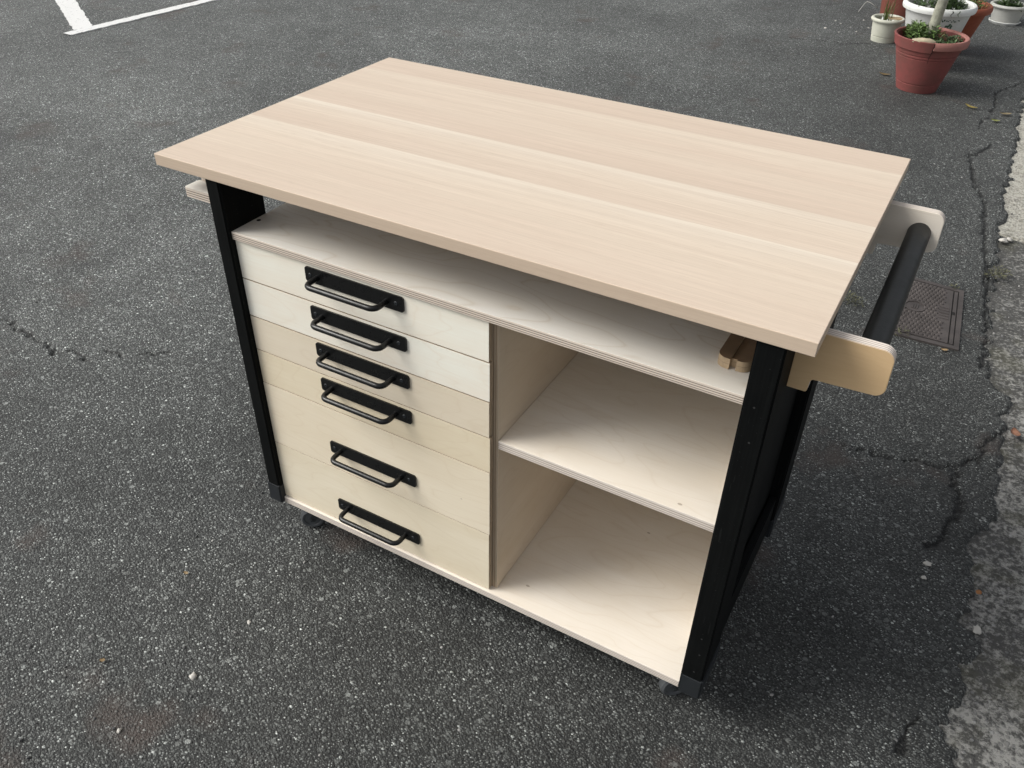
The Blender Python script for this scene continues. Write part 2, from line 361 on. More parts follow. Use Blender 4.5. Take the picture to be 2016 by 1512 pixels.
def asphalt_mat():
    N = NT('asphalt'); tc = N.n('ShaderNodeTexCoord').outputs['Object']
    wv = N.n('ShaderNodeTexNoise', {'Vector': tc, 'Scale': 90.0, 'Detail': 2.0})
    wd = N.n('ShaderNodeVectorMath', {0: tc, 1: N.n('ShaderNodeVectorMath', {0: wv.outputs['Color'], 'Scale': .0028}, operation='SCALE').outputs[0]}, operation='ADD').outputs[0]
    wd = N.mapping(wd, (1, 1.25, 1), (0,0,0), (0,0,.5))
    def lay(sc, seed):
        v = N.n('ShaderNodeTexVoronoi', {'Vector': N.mapping(wd, (1,1,1), (seed, seed*.7, 0)), 'Scale': sc, 'Randomness': 1.0}, voronoi_dimensions='2D')
        sp = N.n('ShaderNodeSeparateColor', {0: v.outputs['Color']})
        return v.outputs['Distance'], sp.outputs[0], sp.outputs[1]
    d1, r1, q1 = lay(105, 0.0); d2, r2, q2 = lay(210, 3.0); d3, r3, q3 = lay(52, 7.0)
    patch = N.noise(tc, .9, 4, .55); patch2 = N.noise(tc, 7, 4, .6); grit = N.noise(tc, 700, 2, .7)
    def stones(d, r, thr, soft=.12):
        body = N.rng(d, .30, .30+soft, 1, 0)
        return body
    s1 = stones(d1, r1, 0); s2 = stones(d2, r2, 0); s3 = N.rng(d3, .26, .34, 1, 0)
    tone1 = N.ramp(r1, [(0, .020), (.45, .060), (.78, .12), (.93, .20), (.98, .34), (1, .55)])
    tone2 = N.ramp(r2, [(0, .014), (.40, .058), (.72, .125), (.91, .23), (.98, .44), (1, .70)])
    tone3 = N.ramp(r3, [(0, .045), (.6, .080), (.9, .13), (1, .24)])
    base = N.mix(N.rng(grit, .3, .7, 0, 1), (.005, .005, .0052, 1), (.036, .036, .0362, 1))
    c = N.mix(N.math('MULTIPLY', s2, .92), base, tone2)
    big = N.math('MULTIPLY', s1, N.math('GREATER_THAN', q1, .38))
    c = N.mix(big, c, tone1)
    big3 = N.math('MULTIPLY', s3, N.math('GREATER_THAN', q3, .80))
    c = N.mix(big3, c, tone3)
    c = N.mix(N.rng(grit, .3, .75, 0, .35), c, (.03, .03, .03, 1))
    k = N.math('MULTIPLY', N.rng(patch, .3, .7, .70, 1.32), N.rng(patch2, .3, .7, .82, 1.18))
    # cart shade and vignette painted into the colour: darker to the right and near
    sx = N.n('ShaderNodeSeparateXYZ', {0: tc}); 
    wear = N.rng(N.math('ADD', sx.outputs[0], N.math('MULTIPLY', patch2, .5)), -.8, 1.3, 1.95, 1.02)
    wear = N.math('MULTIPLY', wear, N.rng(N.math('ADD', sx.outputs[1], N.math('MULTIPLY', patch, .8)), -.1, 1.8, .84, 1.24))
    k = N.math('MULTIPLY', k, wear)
    kc = N.n('ShaderNodeCombineColor', {0: N.math('MULTIPLY', k, .955), 1: k, 2: N.math('MULTIPLY', k, .955)}).outputs[0]
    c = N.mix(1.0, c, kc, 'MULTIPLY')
    rust = N.math('MULTIPLY', N.rng(N.noise(N.mapping(tc, (1,1,1), (11, 5, 0)), 2.6, 3, .6), .60, .70, 0, .55), 1.0)
    c = N.mix(rust, c, (.080, .058, .048, 1))
    at = N.n('ShaderNodeAttribute', attribute_name='crack').outputs['Fac']
    c = N.mix(N.math('MULTIPLY', at, .85), c, (.006, .006, .006, 1))
    N.set(N.b.inputs['Base Color'], c)
    N.set(N.b.inputs['Roughness'], N.rng(r1, 0, 1, .62, .85)); N.b.inputs['Specular IOR Level'].default_value = .45
    h = N.math('ADD', N.math('MULTIPLY', N.math('MULTIPLY', big, N.rng(d1, 0, .45, 1.1, .4)), N.rng(r1, 0, 1, .5, 1.3)), N.math('MULTIPLY', N.rng(d2, 0, .5, .6, 0), .8))
    h = N.math('ADD', h, N.math('MULTIPLY', grit, .25))
    N.set(N.b.inputs['Normal'], N.bump(h, 1.0, .0035))
    return N.m
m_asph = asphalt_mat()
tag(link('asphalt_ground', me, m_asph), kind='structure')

def concrete_mat(name, light, dark, moss=0.0, fine=False):
    N = NT(name); tc = N.n('ShaderNodeTexCoord').outputs['Object']
    a = N.noise(tc, 5.5, 5, .62); b = N.noise(tc, 85, 5, .75); m2 = N.noise(N.mapping(tc, (1,1,1), (2,7,0)), 24, 4, .7); g = N.noise(tc, 420, 3, .7)
    v = N.n('ShaderNodeTexVoronoi', {'Vector': tc, 'Scale': 95.0}, voronoi_dimensions='2D')
    r = N.n('ShaderNodeSeparateColor', {0: v.outputs['Color']}).outputs[0]
    wearm = N.math('ADD', N.math('MULTIPLY', N.math('SUBTRACT', a, .5), 1.3), N.math('MULTIPLY', N.math('SUBTRACT', m2, .5), 1.4))
    wearm = N.math('ADD', wearm, N.math('MULTIPLY', N.math('SUBTRACT', b, .5), 3.6))
    edge = N.n('ShaderNodeSeparateXYZ', {0: tc}).outputs[0]
    wearm = N.math('ADD', wearm, N.rng(edge, 1.52, 1.70, -.34, .02) if not fine else .25)
    c = N.mix(N.rng(wearm, -.25, .35, 0, 1), dark, light)
    st = N.math('MULTIPLY', N.rng(v.outputs['Distance'], .30, .42, 1, 0), N.math('GREATER_THAN', r, .45))
    c = N.mix(N.math('MULTIPLY', st, .35), c, N.ramp(r, [(.45, .04), (.8, .10), (.97, .30), (1, .50)]))
    if moss: c = N.mix(N.rng(N.noise(N.mapping(tc, (1,1,1), (5,1,0)), 6, 4, .6), .52, .64, 0, moss), c, (.075, .072, .035, 1))
    N.set(N.b.inputs['Base Color'], c); N.b.inputs['Roughness'].default_value = .88; N.b.inputs['Specular IOR Level'].default_value = .3
    N.set(N.b.inputs['Normal'], N.bump(N.math('ADD', N.math('ADD', b, st), N.math('MULTIPLY', g, .4)), .8, .003))
    return N.m
m_conc_far = concrete_mat('pale_concrete', (.46, .445, .39, 1), (.21, .20, .17, 1), .2, True)
m_conc_near = concrete_mat('worn_grey_concrete', (.30, .295, .275, 1), (.070, .069, .065, 1), .3)
def slab(name, y0, y1, mat, tilt=0.0):
    bm = bmesh.new(); box_bm(bm, 1.40, 2.30, y0, y1, -.20, -.0115)
    bmesh.ops.bevel(bm, geom=[e for e in bm.edges if all(v.co.z > -.1 for v in e.verts)], offset=.006, segments=2, affect='EDGES')
    for v in bm.verts:
        if v.co.z > -.1: v.co.z += (v.co.x-1.5)*.03
        v.co.y += (v.co.x-1.5)*tilt
    return tag(obj(name, bm, mat), kind='structure')
slab('concrete_gutter', 2.665, 8.0, m_conc_far, -.25)
slab('concrete_gutter', -3.0, 2.645, m_conc_near, -.25)

# painted parking lines (thin sheets following the ground)
def paint_mat():
    N = NT('worn_white_road_paint'); tc = N.n('ShaderNodeTexCoord').outputs['Object']
    a = N.noise(tc, 40, 5, .75); b = N.noise(tc, 260, 2, .7)
    c = N.mix(N.rng(b, .3, .7, 0, 1), (.80, .80, .78, 1), (.66, .66, .64, 1))
    c = N.mix(N.rng(a, .60, .68, 0, .9), c, (.06, .06, .06, 1))
    N.set(N.b.inputs['Base Color'], c); N.b.inputs['Roughness'].default_value = .7
    N.set(N.b.inputs['Normal'], N.bump(b, .4, .002)); return N.m
m_paint = paint_mat()
def paint_strip(name, p0, p1, w0, w1, z):
    p0, p1 = Vector(p0), Vector(p1); d = (p1-p0).normalized(); nrm = Vector((-d.y, d.x)); L = (p1-p0).length
    bm = bmesh.new(); rnd = random.Random(3); n = int(L/.03); A = []; B = []; A2 = []; B2 = []
    for i in range(n+1):
        p = p0+d*(L*i/n); w = w0+(w1-w0)*i/n
        a = p+nrm*(w/2+rnd.uniform(-.007, .005)); b = p-nrm*(w/2+rnd.uniform(-.007, .005))
        A.append(bm.verts.new((a.x, a.y, z))); B.append(bm.verts.new((b.x, b.y, z)))
        A2.append(bm.verts.new((a.x, a.y, z-.006))); B2.append(bm.verts.new((b.x, b.y, z-.006)))
    for i in range(n):
        bm.faces.new((B[i], B[i+1], A[i+1], A[i])); bm.faces.new((A[i], A[i+1], A2[i+1], A2[i])); bm.faces.new((B2[i], B2[i+1], B[i+1], B[i]))
    return tag(obj(name, bm, m_paint), kind='structure')
paint_strip('parking_line', (-3.965, 2.700), (-9.0, 5.66), .125, .125, .0045)
paint_strip('parking_line', (-3.945, 2.555), (-3.70, 7.2), .085, .085, .0065)

# ------------------------------------------------------------------ loose grit on the asphalt
def stone_shape(rnd, s, flat=.6):
    vs = []
    for k in range(6):
        t = k*math.pi/3+rnd.uniform(-.3, .3); r = s*rnd.uniform(.7, 1.15); vs.append((r*math.cos(t), r*math.sin(t), 0))
    return vs
def scatter_stones(name, n, region, smin, smax, seed, mat, avoid=None):
    rnd = random.Random(seed); V = []; F = []; b0 = 0
    for i in range(n):
        x, y = region(rnd)
        s = smin+(smax-smin)*rnd.random()**4; a = rnd.uniform(0, math.pi); el_ = rnd.uniform(.55, 1)
        ring = stone_shape(rnd, s); h = s*rnd.uniform(.35, .75)
        z = 0.0
        def tf(p, k, zz): 
            px, py = p[0]*k, p[1]*k*el_; return (x+px*math.cos(a)-py*math.sin(a), y+px*math.sin(a)+py*math.cos(a), zz)
        V += [tf(p, 1, -.003) for p in ring]+[tf(p, .92, h*.55) for p in ring]+[tf(p, .5, h+rnd.uniform(-.1,.1)*h) for p in ring]
        for k in range(6):
            k2 = (k+1) % 6; F.append((b0+k, b0+k2, b0+6+k2, b0+6+k)); F.append((b0+6+k, b0+6+k2, b0+12+k2, b0+12+k))
        F.append(tuple(b0+12+k for k in range(6))); b0 += 18
    me = bpy.data.meshes.new(name); me.from_pydata(V, [], F); me.update(); return link(name, me, mat)
def stone_mat():
    N = NT('grey_grit'); g = N.n('ShaderNodeNewGeometry').outputs['Random Per Island']
    c = N.ramp(g, [(0, (.05,.05,.05)), (.5, (.10,.10,.10)), (.82, (.17,.17,.165)), (.96, (.32,.31,.30)), (1, (.55,.54,.51))])
    N.set(N.b.inputs['Base Color'], c); N.b.inputs['Roughness'].default_value = .75; return N.m
m_stone = stone_mat()
def reg_near(r):
    while True:
        y = -1.0+6.2*r.random()**1.9; x = r.uniform(-2.2, 1.62)
        if x < 1.6: return x, y
tag(scatter_stones('loose_grit', 7500, reg_near, .0012, .0052, 9, m_stone), 'loose grey and white grit scattered over the asphalt', 'grit', kind='stuff')

# single larger pebbles the photo shows
m_peb = simple('pale_pebble', (.50, .48, .44), .7, 0, .12, 60, .2)
PEB = [(.17,5.722,.006),(.155,5.48,.007),(.412,5.651,.006),(.30,5.60,.005),(.22,5.66,.0055),(.36,5.50,.006),(.26,5.42,.005),(.34,5.85,.006),
       (1.499,.621,.0052),(1.50,.669,.0068),(1.621,.525,.008),(.263,-.246,.0045),(.260,-.401,.0062),(.228,-.555,.004),(1.51,2.575,.013),(1.53,2.60,.010)]
def pebble(x, y, s, seed):
    bm = bmesh.new(); bmesh.ops.create_icosphere(bm, subdivisions=2, radius=1)
    rnd = random.Random(seed); q = Vector((rnd.random()*9, rnd.random()*9, 0)); a = rnd.random()*3
    for v in bm.verts:
        k = 1+.8*(mnoise.noise(v.co*1.3+q)); v.co = Vector((v.co.x*s*1.35*k, v.co.y*s*k, v.co.z*s*.6*k))
        v.co.rotate(Matrix.Rotation(a, 3, 'Z')); v.co += Vector((x, y, s*.42-.002))
    return obj('pebble', bm, m_peb, smooth='all')
labs = {12: 'small pale pebble on open asphalt in front of the drawers, middle of three',
        13: 'small pale pebble nearest the bottom edge of the photo in front of the drawers',
        11: 'tiny pale pebble below the left caster on the asphalt',
        9: 'pale pebble beside the dark crack right of the cart, the larger of a pair',
        8: 'pale pebble beside the dark crack right of the cart, the smaller of a pair',
        10: 'white pebble on the grey concrete gutter below the orange chip',
        14: 'whitish stone chip in the gap between the two concrete slabs, the larger one',
        15: 'small stone chip on the slab joint, farther from the asphalt'}
for i, (x, y, s) in enumerate(PEB):
    o = pebble(x, y, s, i)
    if i < 8: tag(o, 'small white pebble scattered on the asphalt left of the flower pots', 'pebble', 'white pebbles left of the flower pots')
    else: tag(o, labs[i], 'pebble')

# ------------------------------------------------------------------ utility cover
m_iron = simple('rusty_cast_iron', (.084, .073, .069), .6, .35, .25, 14, .5)
m_gap = simple('dirt_filled_gap', (.012, .011, .010), .9, 0, .2, 60)
cov = empty('utility_cover', (1.32, 1.86, 0))
tag(cov, 'rusty brown studded cast iron utility cover set in the asphalt behind the push bar', 'utility cover')
cQ = [Vector((1.168, 2.085)), Vector((1.424, 2.066)), Vector((1.453, 1.655)), Vector((1.196, 1.645))]
def q2(u, v):   # u along width, v from far (0) to near (1)
    a = cQ[0].lerp(cQ[1], u); b = cQ[3].lerp(cQ[2], u); return a.lerp(b, v)
def qbox(bm, u0, u1, v0, v1, z0, z1):
    ps = [q2(u0, v0), q2(u1, v0), q2(u1, v1), q2(u0, v1)]
    A = [bm.verts.new((p.x, p.y, z0)) for p in ps]; B = [bm.verts.new((p.x, p.y, z1)) for p in ps]
    bm.faces.new(A[::-1]); bm.faces.new(B)
    for i in range(4): bm.faces.new((A[i], A[(i+1)%4], B[(i+1)%4], B[i]))
bm = bmesh.new()
qbox(bm, 0, 1, 0, .045, -.03, .006); qbox(bm, 0, 1, .955, 1, -.03, .006); qbox(bm, 0, .06, .0452, .9548, -.03, .006); qbox(bm, .94, 1, .0452, .9548, -.03, .006)
obj('frame', bm, m_iron, cov)
bm = bmesh.new(); qbox(bm, .06, .94, .045, .955, -.03, .0035); obj('gap', bm, m_gap, cov)
bm = bmesh.new(); qbox(bm, .08, .865, .065, .94, .001, .0065); qbox(bm, .882, .925, .065, .94, .001, .0062)
nu, nv_ = 13, 20
for i in range(nu):
    for j in range(nv_):
        u = .11+.68*(i+(.5 if j % 2 else 0))/nu; v = .09+.82*j/(nv_-1)
        if ((u-.42)/.13)**2+((v-.5)/.10)**2 < 1 or (u > .70 and .36 < v < .62): continue
        p = q2(u, v); r = .0058
        ring = [bm.verts.new((p.x+r*math.cos(t*math.pi/3)*1.3, p.y+r*math.sin(t*math.pi/3), .0064)) for t in range(6)]
        rt = [bm.verts.new((p.x+r*.6*math.cos(t*math.pi/3)*1.3, p.y+r*.6*math.sin(t*math.pi/3), .0105)) for t in range(6)]
        for t in range(6): bm.faces.new((ring[t], ring[(t+1)%6], rt[(t+1)%6], rt[t]))
        bm.faces.new(rt)
# raised ring with a small cross mark
for r0, r1 in ((.030, .034),):
    c0 = q2(.42, .5); n = 28; P = []
    for k in range(n):
        t = 2*math.pi*k/n; P.append([bm.verts.new((c0.x+r*math.cos(t), c0.y+r*1.1*math.sin(t), z)) for r, z in ((r0, .0064), (r0, .009), (r1, .009), (r1, .0064))])
    for k in range(n):
        for m_ in range(3): bm.faces.new((P[k][m_], P[(k+1)%n][m_], P[(k+1)%n][m_+1], P[k][m_+1]))
for du, dv in ((-.03, 0), (0, 0), (.03, 0)):
    p = q2(.42+du, .5); 
    for a, b in ((.0025, .016), ): box_bm(bm, p.x-a, p.x+a, p.y-b, p.y+b, .0063, .0087)
for k in range(5): qbox(bm, .72, .84, .38+.045*k, .40+.045*k, .0062, .0084)
obj('lid', bm, m_iron, cov)
bm = bmesh.new(); qbox(bm, .875, .915, .43, .475, .0061, .0068); obj('key_slot', bm, m_hole, cov)

# ------------------------------------------------------------------ the workbench cart
cart = empty('workbench_cart', (.64, .29, 0))
tag(cart, 'rolling workbench cart with pale oak top, black legs, six birch plywood drawers and open shelves', 'workbench')
def B(name, x0, x1, y0, y1, z0, z1, mats, thick, grain, parent=cart, bev=.0009): return board(name, x0, x1, y0, y1, z0+GZ, z1+GZ, mats, thick, grain, parent, bev)
TT = board('tabletop', 0, 1.2, 0, .7203, GZ-.0222, GZ, [m_oak, m_oak_e], 'z', 'x', cart, .0013, 3)
XL, XR, PR, PL = .1490, 1.1222, 1.1635, .1154
YF, YP, YB = .0036, .107, .574
# legs
def leg(x0, x1, y0, y1):
    bm = bmesh.new(); box_bm(bm, x0, x1, y0, y1, GZ-.8096, GZ-.0226)
    bmesh.ops.bevel(bm, geom=[e for e in bm.edges if abs(e.verts[0].co.z-e.verts[1].co.z) > .1], offset=.003, segments=3, affect='EDGES')
    return obj('leg', bm, m_black, cart)
leg(PL, XL-.0004, YF, YP); leg(XR+.0004, PR, YF, YP); leg(PL, XL-.0004, YB-.1, YB); leg(XR+.0004, PR, YB-.1, YB)
for x0, x1 in ((PL, XL-.0004), (XR+.0035, PR)):
    for y0, y1 in ((YF, YP), (YB-.1, YB)):
        bm = bmesh.new(); box_bm(bm, x0-.0022, x1+.0022, y0-.0022, y1+.0022, GZ-.8165, GZ-.7615)
        bmesh.ops.bevel(bm, geom=bm.edges[:], offset=.003, segments=3, affect='EDGES'); obj('foot_cap', bm, m_rubber, cart)
for x0, x1, rx0, rx1 in ((XL-.018, XL-.0008, PL+.006, PL+.021), (XR+.0062, XR+.018, PR-.021, PR-.006)):
    bm = bmesh.new(); box_bm(bm, x0, x1, YP+.0005, YB-.1005, GZ-.80, GZ-.14); obj('side_panel', bm, m_black, cart)
    bm = bmesh.new(); box_bm(bm, rx0, rx1, YP+.0005, YB-.1005, GZ-.795, GZ-.69)
    bmesh.ops.bevel(bm, geom=bm.edges[:], offset=.002, segments=2, affect='EDGES'); obj('side_rail', bm, m_black, cart)
# carcass
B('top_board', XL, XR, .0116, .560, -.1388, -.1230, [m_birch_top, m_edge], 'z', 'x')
B('bottom_board', XL, XR, .0116, .560, -.8190, -.8012, [m_birch_shelf, m_edge_soft], 'z', 'x')
B('shelf', .7138, XR, .0285, .545, -.4160, -.3975, [m_birch_shelf, m_edge_soft], 'z', 'x')
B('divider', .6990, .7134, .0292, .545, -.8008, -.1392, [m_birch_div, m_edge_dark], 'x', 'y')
B('back_panel', XL+.0005, XR-.0005, .5455, .5545, -.8008, -.1392, [m_birch_shelf, m_edge], 'y', 'z')
B('inner_side', XL+.0003, XL+.0125, .0320, .545, -.8008, -.1392, [m_birch_shelf, m_edge_dark], 'x', 'y')
B('inner_side', XR+.0006, XR+.0060, YP+.0010, YB-.1010, -.7990, -.1400, [m_birch_shelf, m_edge_dark], 'x', 'y')
# drawers
zl = [-.1396, -.2225, -.3067, -.3881, -.4714, -.6366, -.7995]
dm = [m_birch_cream, m_birch_cream2, m_birch_grey, m_birch_gold, m_birch_warm, m_birch_warm2]
hz = [-.1620, -.2440, -.3266, -.4098, -.5730, -.7405]
hx = [.0, .0, .0, .0, .0, -.001]
oxr = [0, .0015, .0006, .0022, .0018, .0004]
def handle(zc, dx, parent):
    yf = .0163; z = zc+GZ; x0, x1, hh = .3180+dx, .5335+dx, .0150
    bm = bmesh.new()
    prism(bm, round_poly([(x0, z-hh), (x1, z-hh), (x1, z+hh), (x0, z+hh)], [.005]*4, 5), 'y', yf-.0035, yf-.0001)
    # rod with bent ends
    yb, rb = -.0215, .0135; xa, xb = .3455+dx, .4985+dx; zr = z-.0018; p = [(xa, yf-.003, zr)]
    for k in range(7): t = math.pi/2*k/6; p.append((xa+rb-rb*math.cos(t), yb+rb-rb*math.sin(t), zr))
    for k in range(7): t = math.pi/2*k/6; p.append((xb-rb+rb*math.sin(t), yb+rb-rb*math.cos(t), zr))
    p.append((xb, yf-.003, zr)); tube(bm, p, .0053, 16)
    h = obj('drawer_handle', bm, m_metal, parent, smooth=True)
    for xs in (.3295+dx, .5180+dx):
        bmm = bmesh.new(); n = 16
        for r0, r1, ya, yc in ((.0040, .0030, yf-.0036, yf-.0048), ):
            A = [bmm.verts.new((xs+r0*math.cos(2*math.pi*k/n), ya, z+r0*math.sin(2*math.pi*k/n))) for k in range(n)]
            C = [bmm.verts.new((xs+r1*math.cos(2*math.pi*k/n), yc, z+r1*math.sin(2*math.pi*k/n))) for k in range(n)]
            D = [bmm.verts.new((xs+.0014*math.cos(2*math.pi*k/n), yc, z+.0014*math.sin(2*math.pi*k/n))) for k in range(n)]
            E = [bmm.verts.new((xs+.0012*math.cos(2*math.pi*k/n), ya, z+.0012*math.sin(2*math.pi*k/n))) for k in range(n)]
            for P, Q in ((A, C), (C, D), (D, E)):
                for k in range(n): bmm.faces.new((P[k], P[(k+1)%n], Q[(k+1)%n], Q[k]))
            bmm.faces.new(E)
        obj('handle_screw', bmm, m_rubber, parent, smooth=True)
rd = random.Random(5)
dl = ['top drawer front, creamy white birch', 'second drawer front, creamy white birch', 'third drawer front, greyish birch', 'fourth drawer front, golden birch with darker streaks', 'fifth, taller drawer front, warm birch', 'lowest, tall drawer front, warm birch']
for i in range(6):
    dr = B('drawer', XL+.0009, .7012+oxr[i], .0163+rd.uniform(-.0007, .0007), .0284, zl[i+1]+(.0012 if i < 3 else .0007), zl[i]-(.0012 if i in (1, 2) else .0006), [dm[i], m_edge_dark], 'y', 'x', bev=.0005)
    dr['label'] = dl[i]
    handle(hz[i], hx[i], dr)
    # drawer box behind the front
    bm = bmesh.new(); zt, zb = zl[i]-.015+GZ, zl[i+1]+.008+GZ
    for q in ((XL+.016, XL+.028, .0290, .52), (.682, .694, .0290, .52), (XL+.0285, .6815, .5075, .52)): box_bm(bm, q[0], q[1], q[2], q[3], zb, zt)
    obj('drawer_box', bm, m_birch_shelf, dr)
# dark bolt hole on the top board and screws in the front legs
def disc(name, c, n, r, th, mat, seg=18):
    bm = bmesh.new(); n = Vector(n); tube(bm, [Vector(c)-n*th, Vector(c)+n*th*.3], r, seg); return obj(name, bm, mat, cart, smooth=True)
disc('bolt_hole', (.1592, .0735, GZ-.1230), (0, 0, 1), .0042, .0008, m_hole)
for x, z in ((1.1398, -.1311), (1.1442, -.1936), (1.1451, -.6481), (1.1478, -.6922), (1.1452, -.7437)):
    disc('screw', (x, YF, GZ+z), (0, -1, 0), .0017, .0004, m_screw, 10)
# push-bar brackets
def bracket(y0, y1, mats):
    pts = [(1.1637, -.0385), (1.2905, -.0385), (1.2905, -.1120), (1.2010, -.1120), (1.1925, -.1120), (1.1925, -.1385), (1.1637, -.1385)]
    pts = [(1.1637, -.036), (1.2905, -.036), (1.2925, -.1100), (1.1935, -.1150), (1.1925, -.1385), (1.1637, -.1385)]
    ol = round_poly([(x, z+GZ) for x, z in pts], [0, .017, .015, .006, .004, 0], 7)
    bm = bmesh.new(); prism(bm, ol, 'y', y0, y1)
    bmesh.ops.recalc_face_normals(bm, faces=bm.faces[:])
    caps = [f for f in bm.faces if len(f.verts) > 6]
    eds = {e for f in caps for e in f.edges}
    bmesh.ops.bevel(bm, geom=list(eds), offset=.0008, segments=2, affect='EDGES')
    bmesh.ops.triangulate(bm, faces=[f for f in bm.faces if len(f.verts) > 4])
    wood_uv(bm, 'y', 'x')
    return obj('bar_bracket', bm, mats, cart)
bracket(.0885, .1068, [m_birch_tan, m_edge_soft]); bracket(.5795, .5975, [m_birch_shelf, m_edge_soft])
bm = bmesh.new(); tube(bm, [(1.2572, .1070, GZ-.0780), (1.2572, .5793, GZ-.0780)], .0198, 40); obj('push_bar', bm, m_bar, cart, smooth=True)
# plywood lugs on the outer face of the left leg
def lug(x0, x1, y0, y1, z0, z1, r):
    bm = bmesh.new(); prism(bm, round_poly([(x0, y0), (x1, y0), (x1, y1), (x0, y1)], r, 6), 'z', z0+GZ, z1+GZ)
    bmesh.ops.recalc_face_normals(bm, faces=bm.faces[:]); wood_uv(bm, 'z', 'x'); return obj('side_lug', bm, [m_birch_pale, m_edge], cart)
lug(.0320, PL-.0003, .0230, .0610, -.0845, -.0660, [.006, 0, 0, .006])
lug(.0350, PL-.0003, .0625, .0860, -.0800, -.0620, [.004, 0, 0, .004])
# casters
def caster(x, y, rot):
    e = bpy.data.objects.new('caster', None); S.collection.objects.link(e); e.empty_display_size = .02
    e.location = (x, y, GZ-.819); e.parent = cart; e.matrix_parent_inverse = Matrix.Translation(-cart.location)
    r = .0290
    def put(name, bm, mat):
        me = bpy.data.meshes.new(name); bmesh.ops.recalc_face_normals(bm, faces=bm.faces[:]); bm.to_mesh(me); bm.free(); me.materials.append(mat)
        me.polygons.foreach_set('use_smooth', [True]*len(me.polygons)); me.set_sharp_from_angle(angle=R(40))
        o = bpy.data.objects.new(name, me); S.collection.objects.link(o); o.parent = e; return o
    h = .081
    def turn(bm):
        for v in bm.verts: v.co.rotate(Matrix.Rotation(rot, 3, 'Z'))
        return bm
    bm = bmesh.new()   # wheel: axis along local y, trailing offset in x
    prof = [(0, .0095), (.010, .0095), (.0105, .008), (.019, .008), (.0200, .0100), (.0245, .0110), (r, .0070), (r, -.0070), (.0245, -.0110), (.0200, -.0100), (.019, -.008), (.0105, -.008), (.010, -.0095), (0, -.0095)]
    lathe(bm, prof, seg=36)
    for v in bm.verts: v.co = Vector((v.co.x-.018, v.co.z, v.co.y-h+r))
    put('wheel', turn(bm), m_wheel)
    bm = bmesh.new(); box_bm(bm, -.028, .028, -.022, .022, -.0035, -.0002)
    lathe(bm, [(0, -.0035), (.018, -.0035), (.018, -.012), (0, -.012)], seg=24)
    for s in (-1, 1):
        pts = [(.012, -.011), (-.010, -.011), (-.023, -h+r+.006), (-.023, -h+r-.005), (-.013, -h+r-.005)]
        prism(bm, pts, 'y', s*.0135-.001, s*.0135+.001)
    tube(bm, [(-.018, -.016, -h+r), (-.018, .016, -h+r)], .0035, 12)
    put('fork', turn(bm), m_hub)
caster(.2115, .0560, R(37)); caster(1.1185, .0640, R(42)); caster(.215, .500, R(75)); caster(1.070, .500, R(100))

# small notched block lying on the top board
bl = empty('wooden_block', (1.088, .11, GZ-.1230))
tag(bl, 'small brown notched wooden block lying on the top board beside the right front leg', 'wooden block')
zb = GZ-.1228
for dz0, dz1 in ((0, .0089), (.0092, .0180)):
    bm = bmesh.new()
    o2 = round_poly([(1.0612, .0640), (1.0818, .0625), (1.0818, .2000), (1.0612, .2000)], [.015, 0, .002, .008], 7)
    prism(bm, o2, 'z', zb+dz0, zb+dz1)
    o3 = round_poly([(1.0915, .0640), (1.1120, .0655), (1.1120, .2000), (1.0915, .2000)], [0, .016, .008, .002], 7)
    prism(bm, o3, 'z', zb+dz0, zb+dz1)
    o4 = [(1.0820, .0720), (1.0913, .0720), (1.0913, .1990), (1.0820, .1990)]
    prism(bm, o4, 'z', zb+dz0, zb+dz1-(.0035 if dz0 > 0 else 0))
    bmesh.ops.recalc_face_normals(bm, faces=bm.faces[:])
    for f in bm.faces: f.material_index = 0 if abs(f.normal.z) > .5 else 1
    obj('layer', bm, [m_block, m_block_e], bl)

# ------------------------------------------------------------------ flower pots
def plastic(name, col, dirt, rough=.5, amt=.5):
    N = NT(name); tc = N.n('ShaderNodeTexCoord').outputs['Object']
    a = N.noise(tc, 9, 5, .65); b = N.noise(tc, 60, 3, .7); sp = N.math('GREATER_THAN', N.noise(tc, 130, 1), .76)
    c = N.mix(N.rng(a, .42, .72, 0, amt), c4(col), c4(dirt)); c = N.mix(N.rng(b, .5, .8, 0, .35), c, c4(tuple(x*.75 for x in col)))
    c = N.mix(N.math('MULTIPLY', sp, .35), c, c4(tuple(x*.35 for x in dirt)))
    N.set(N.b.inputs['Base Color'], c); N.set(N.b.inputs['Roughness'], N.rng(a, .3, .7, rough, rough+.25))
    N.b.inputs['Specular IOR Level'].default_value = .3
    N.set(N.b.inputs['Normal'], N.bump(b, .15, .002)); return N.m
m_red = plastic('faded_red_plastic', (.235, .070, .064), (.15, .070, .058), .6, .75)
m_redrim = plastic('sun_bleached_red_plastic', (.36, .165, .14), (.28, .12, .10), .6)
m_whitep = plastic('white_plastic', (.76, .77, .75), (.52, .54, .47), .45, .5)
m_cream = plastic('cream_plastic', (.55, .55, .47), (.38, .40, .30), .5)
m_terra = plastic('terracotta_plastic', (.30, .085, .045), (.18, .055, .04), .55)
m_brown = plastic('brown_red_plastic', (.17, .055, .040), (.10, .04, .03), .55)
m_greyp = plastic('dusty_white_plastic', (.46, .46, .43), (.25, .25, .22), .55)
m_soil = simple('potting_soil', (.035, .025, .018), .95, 0, .5, 60, 1.0)
m_bark = simple('pale_bark', (.30, .30, .24), .8, 0, .4, 30, .6)
m_emb = simple('dark_green_print', (.035, .085, .045), .6, 0, .25, 60)
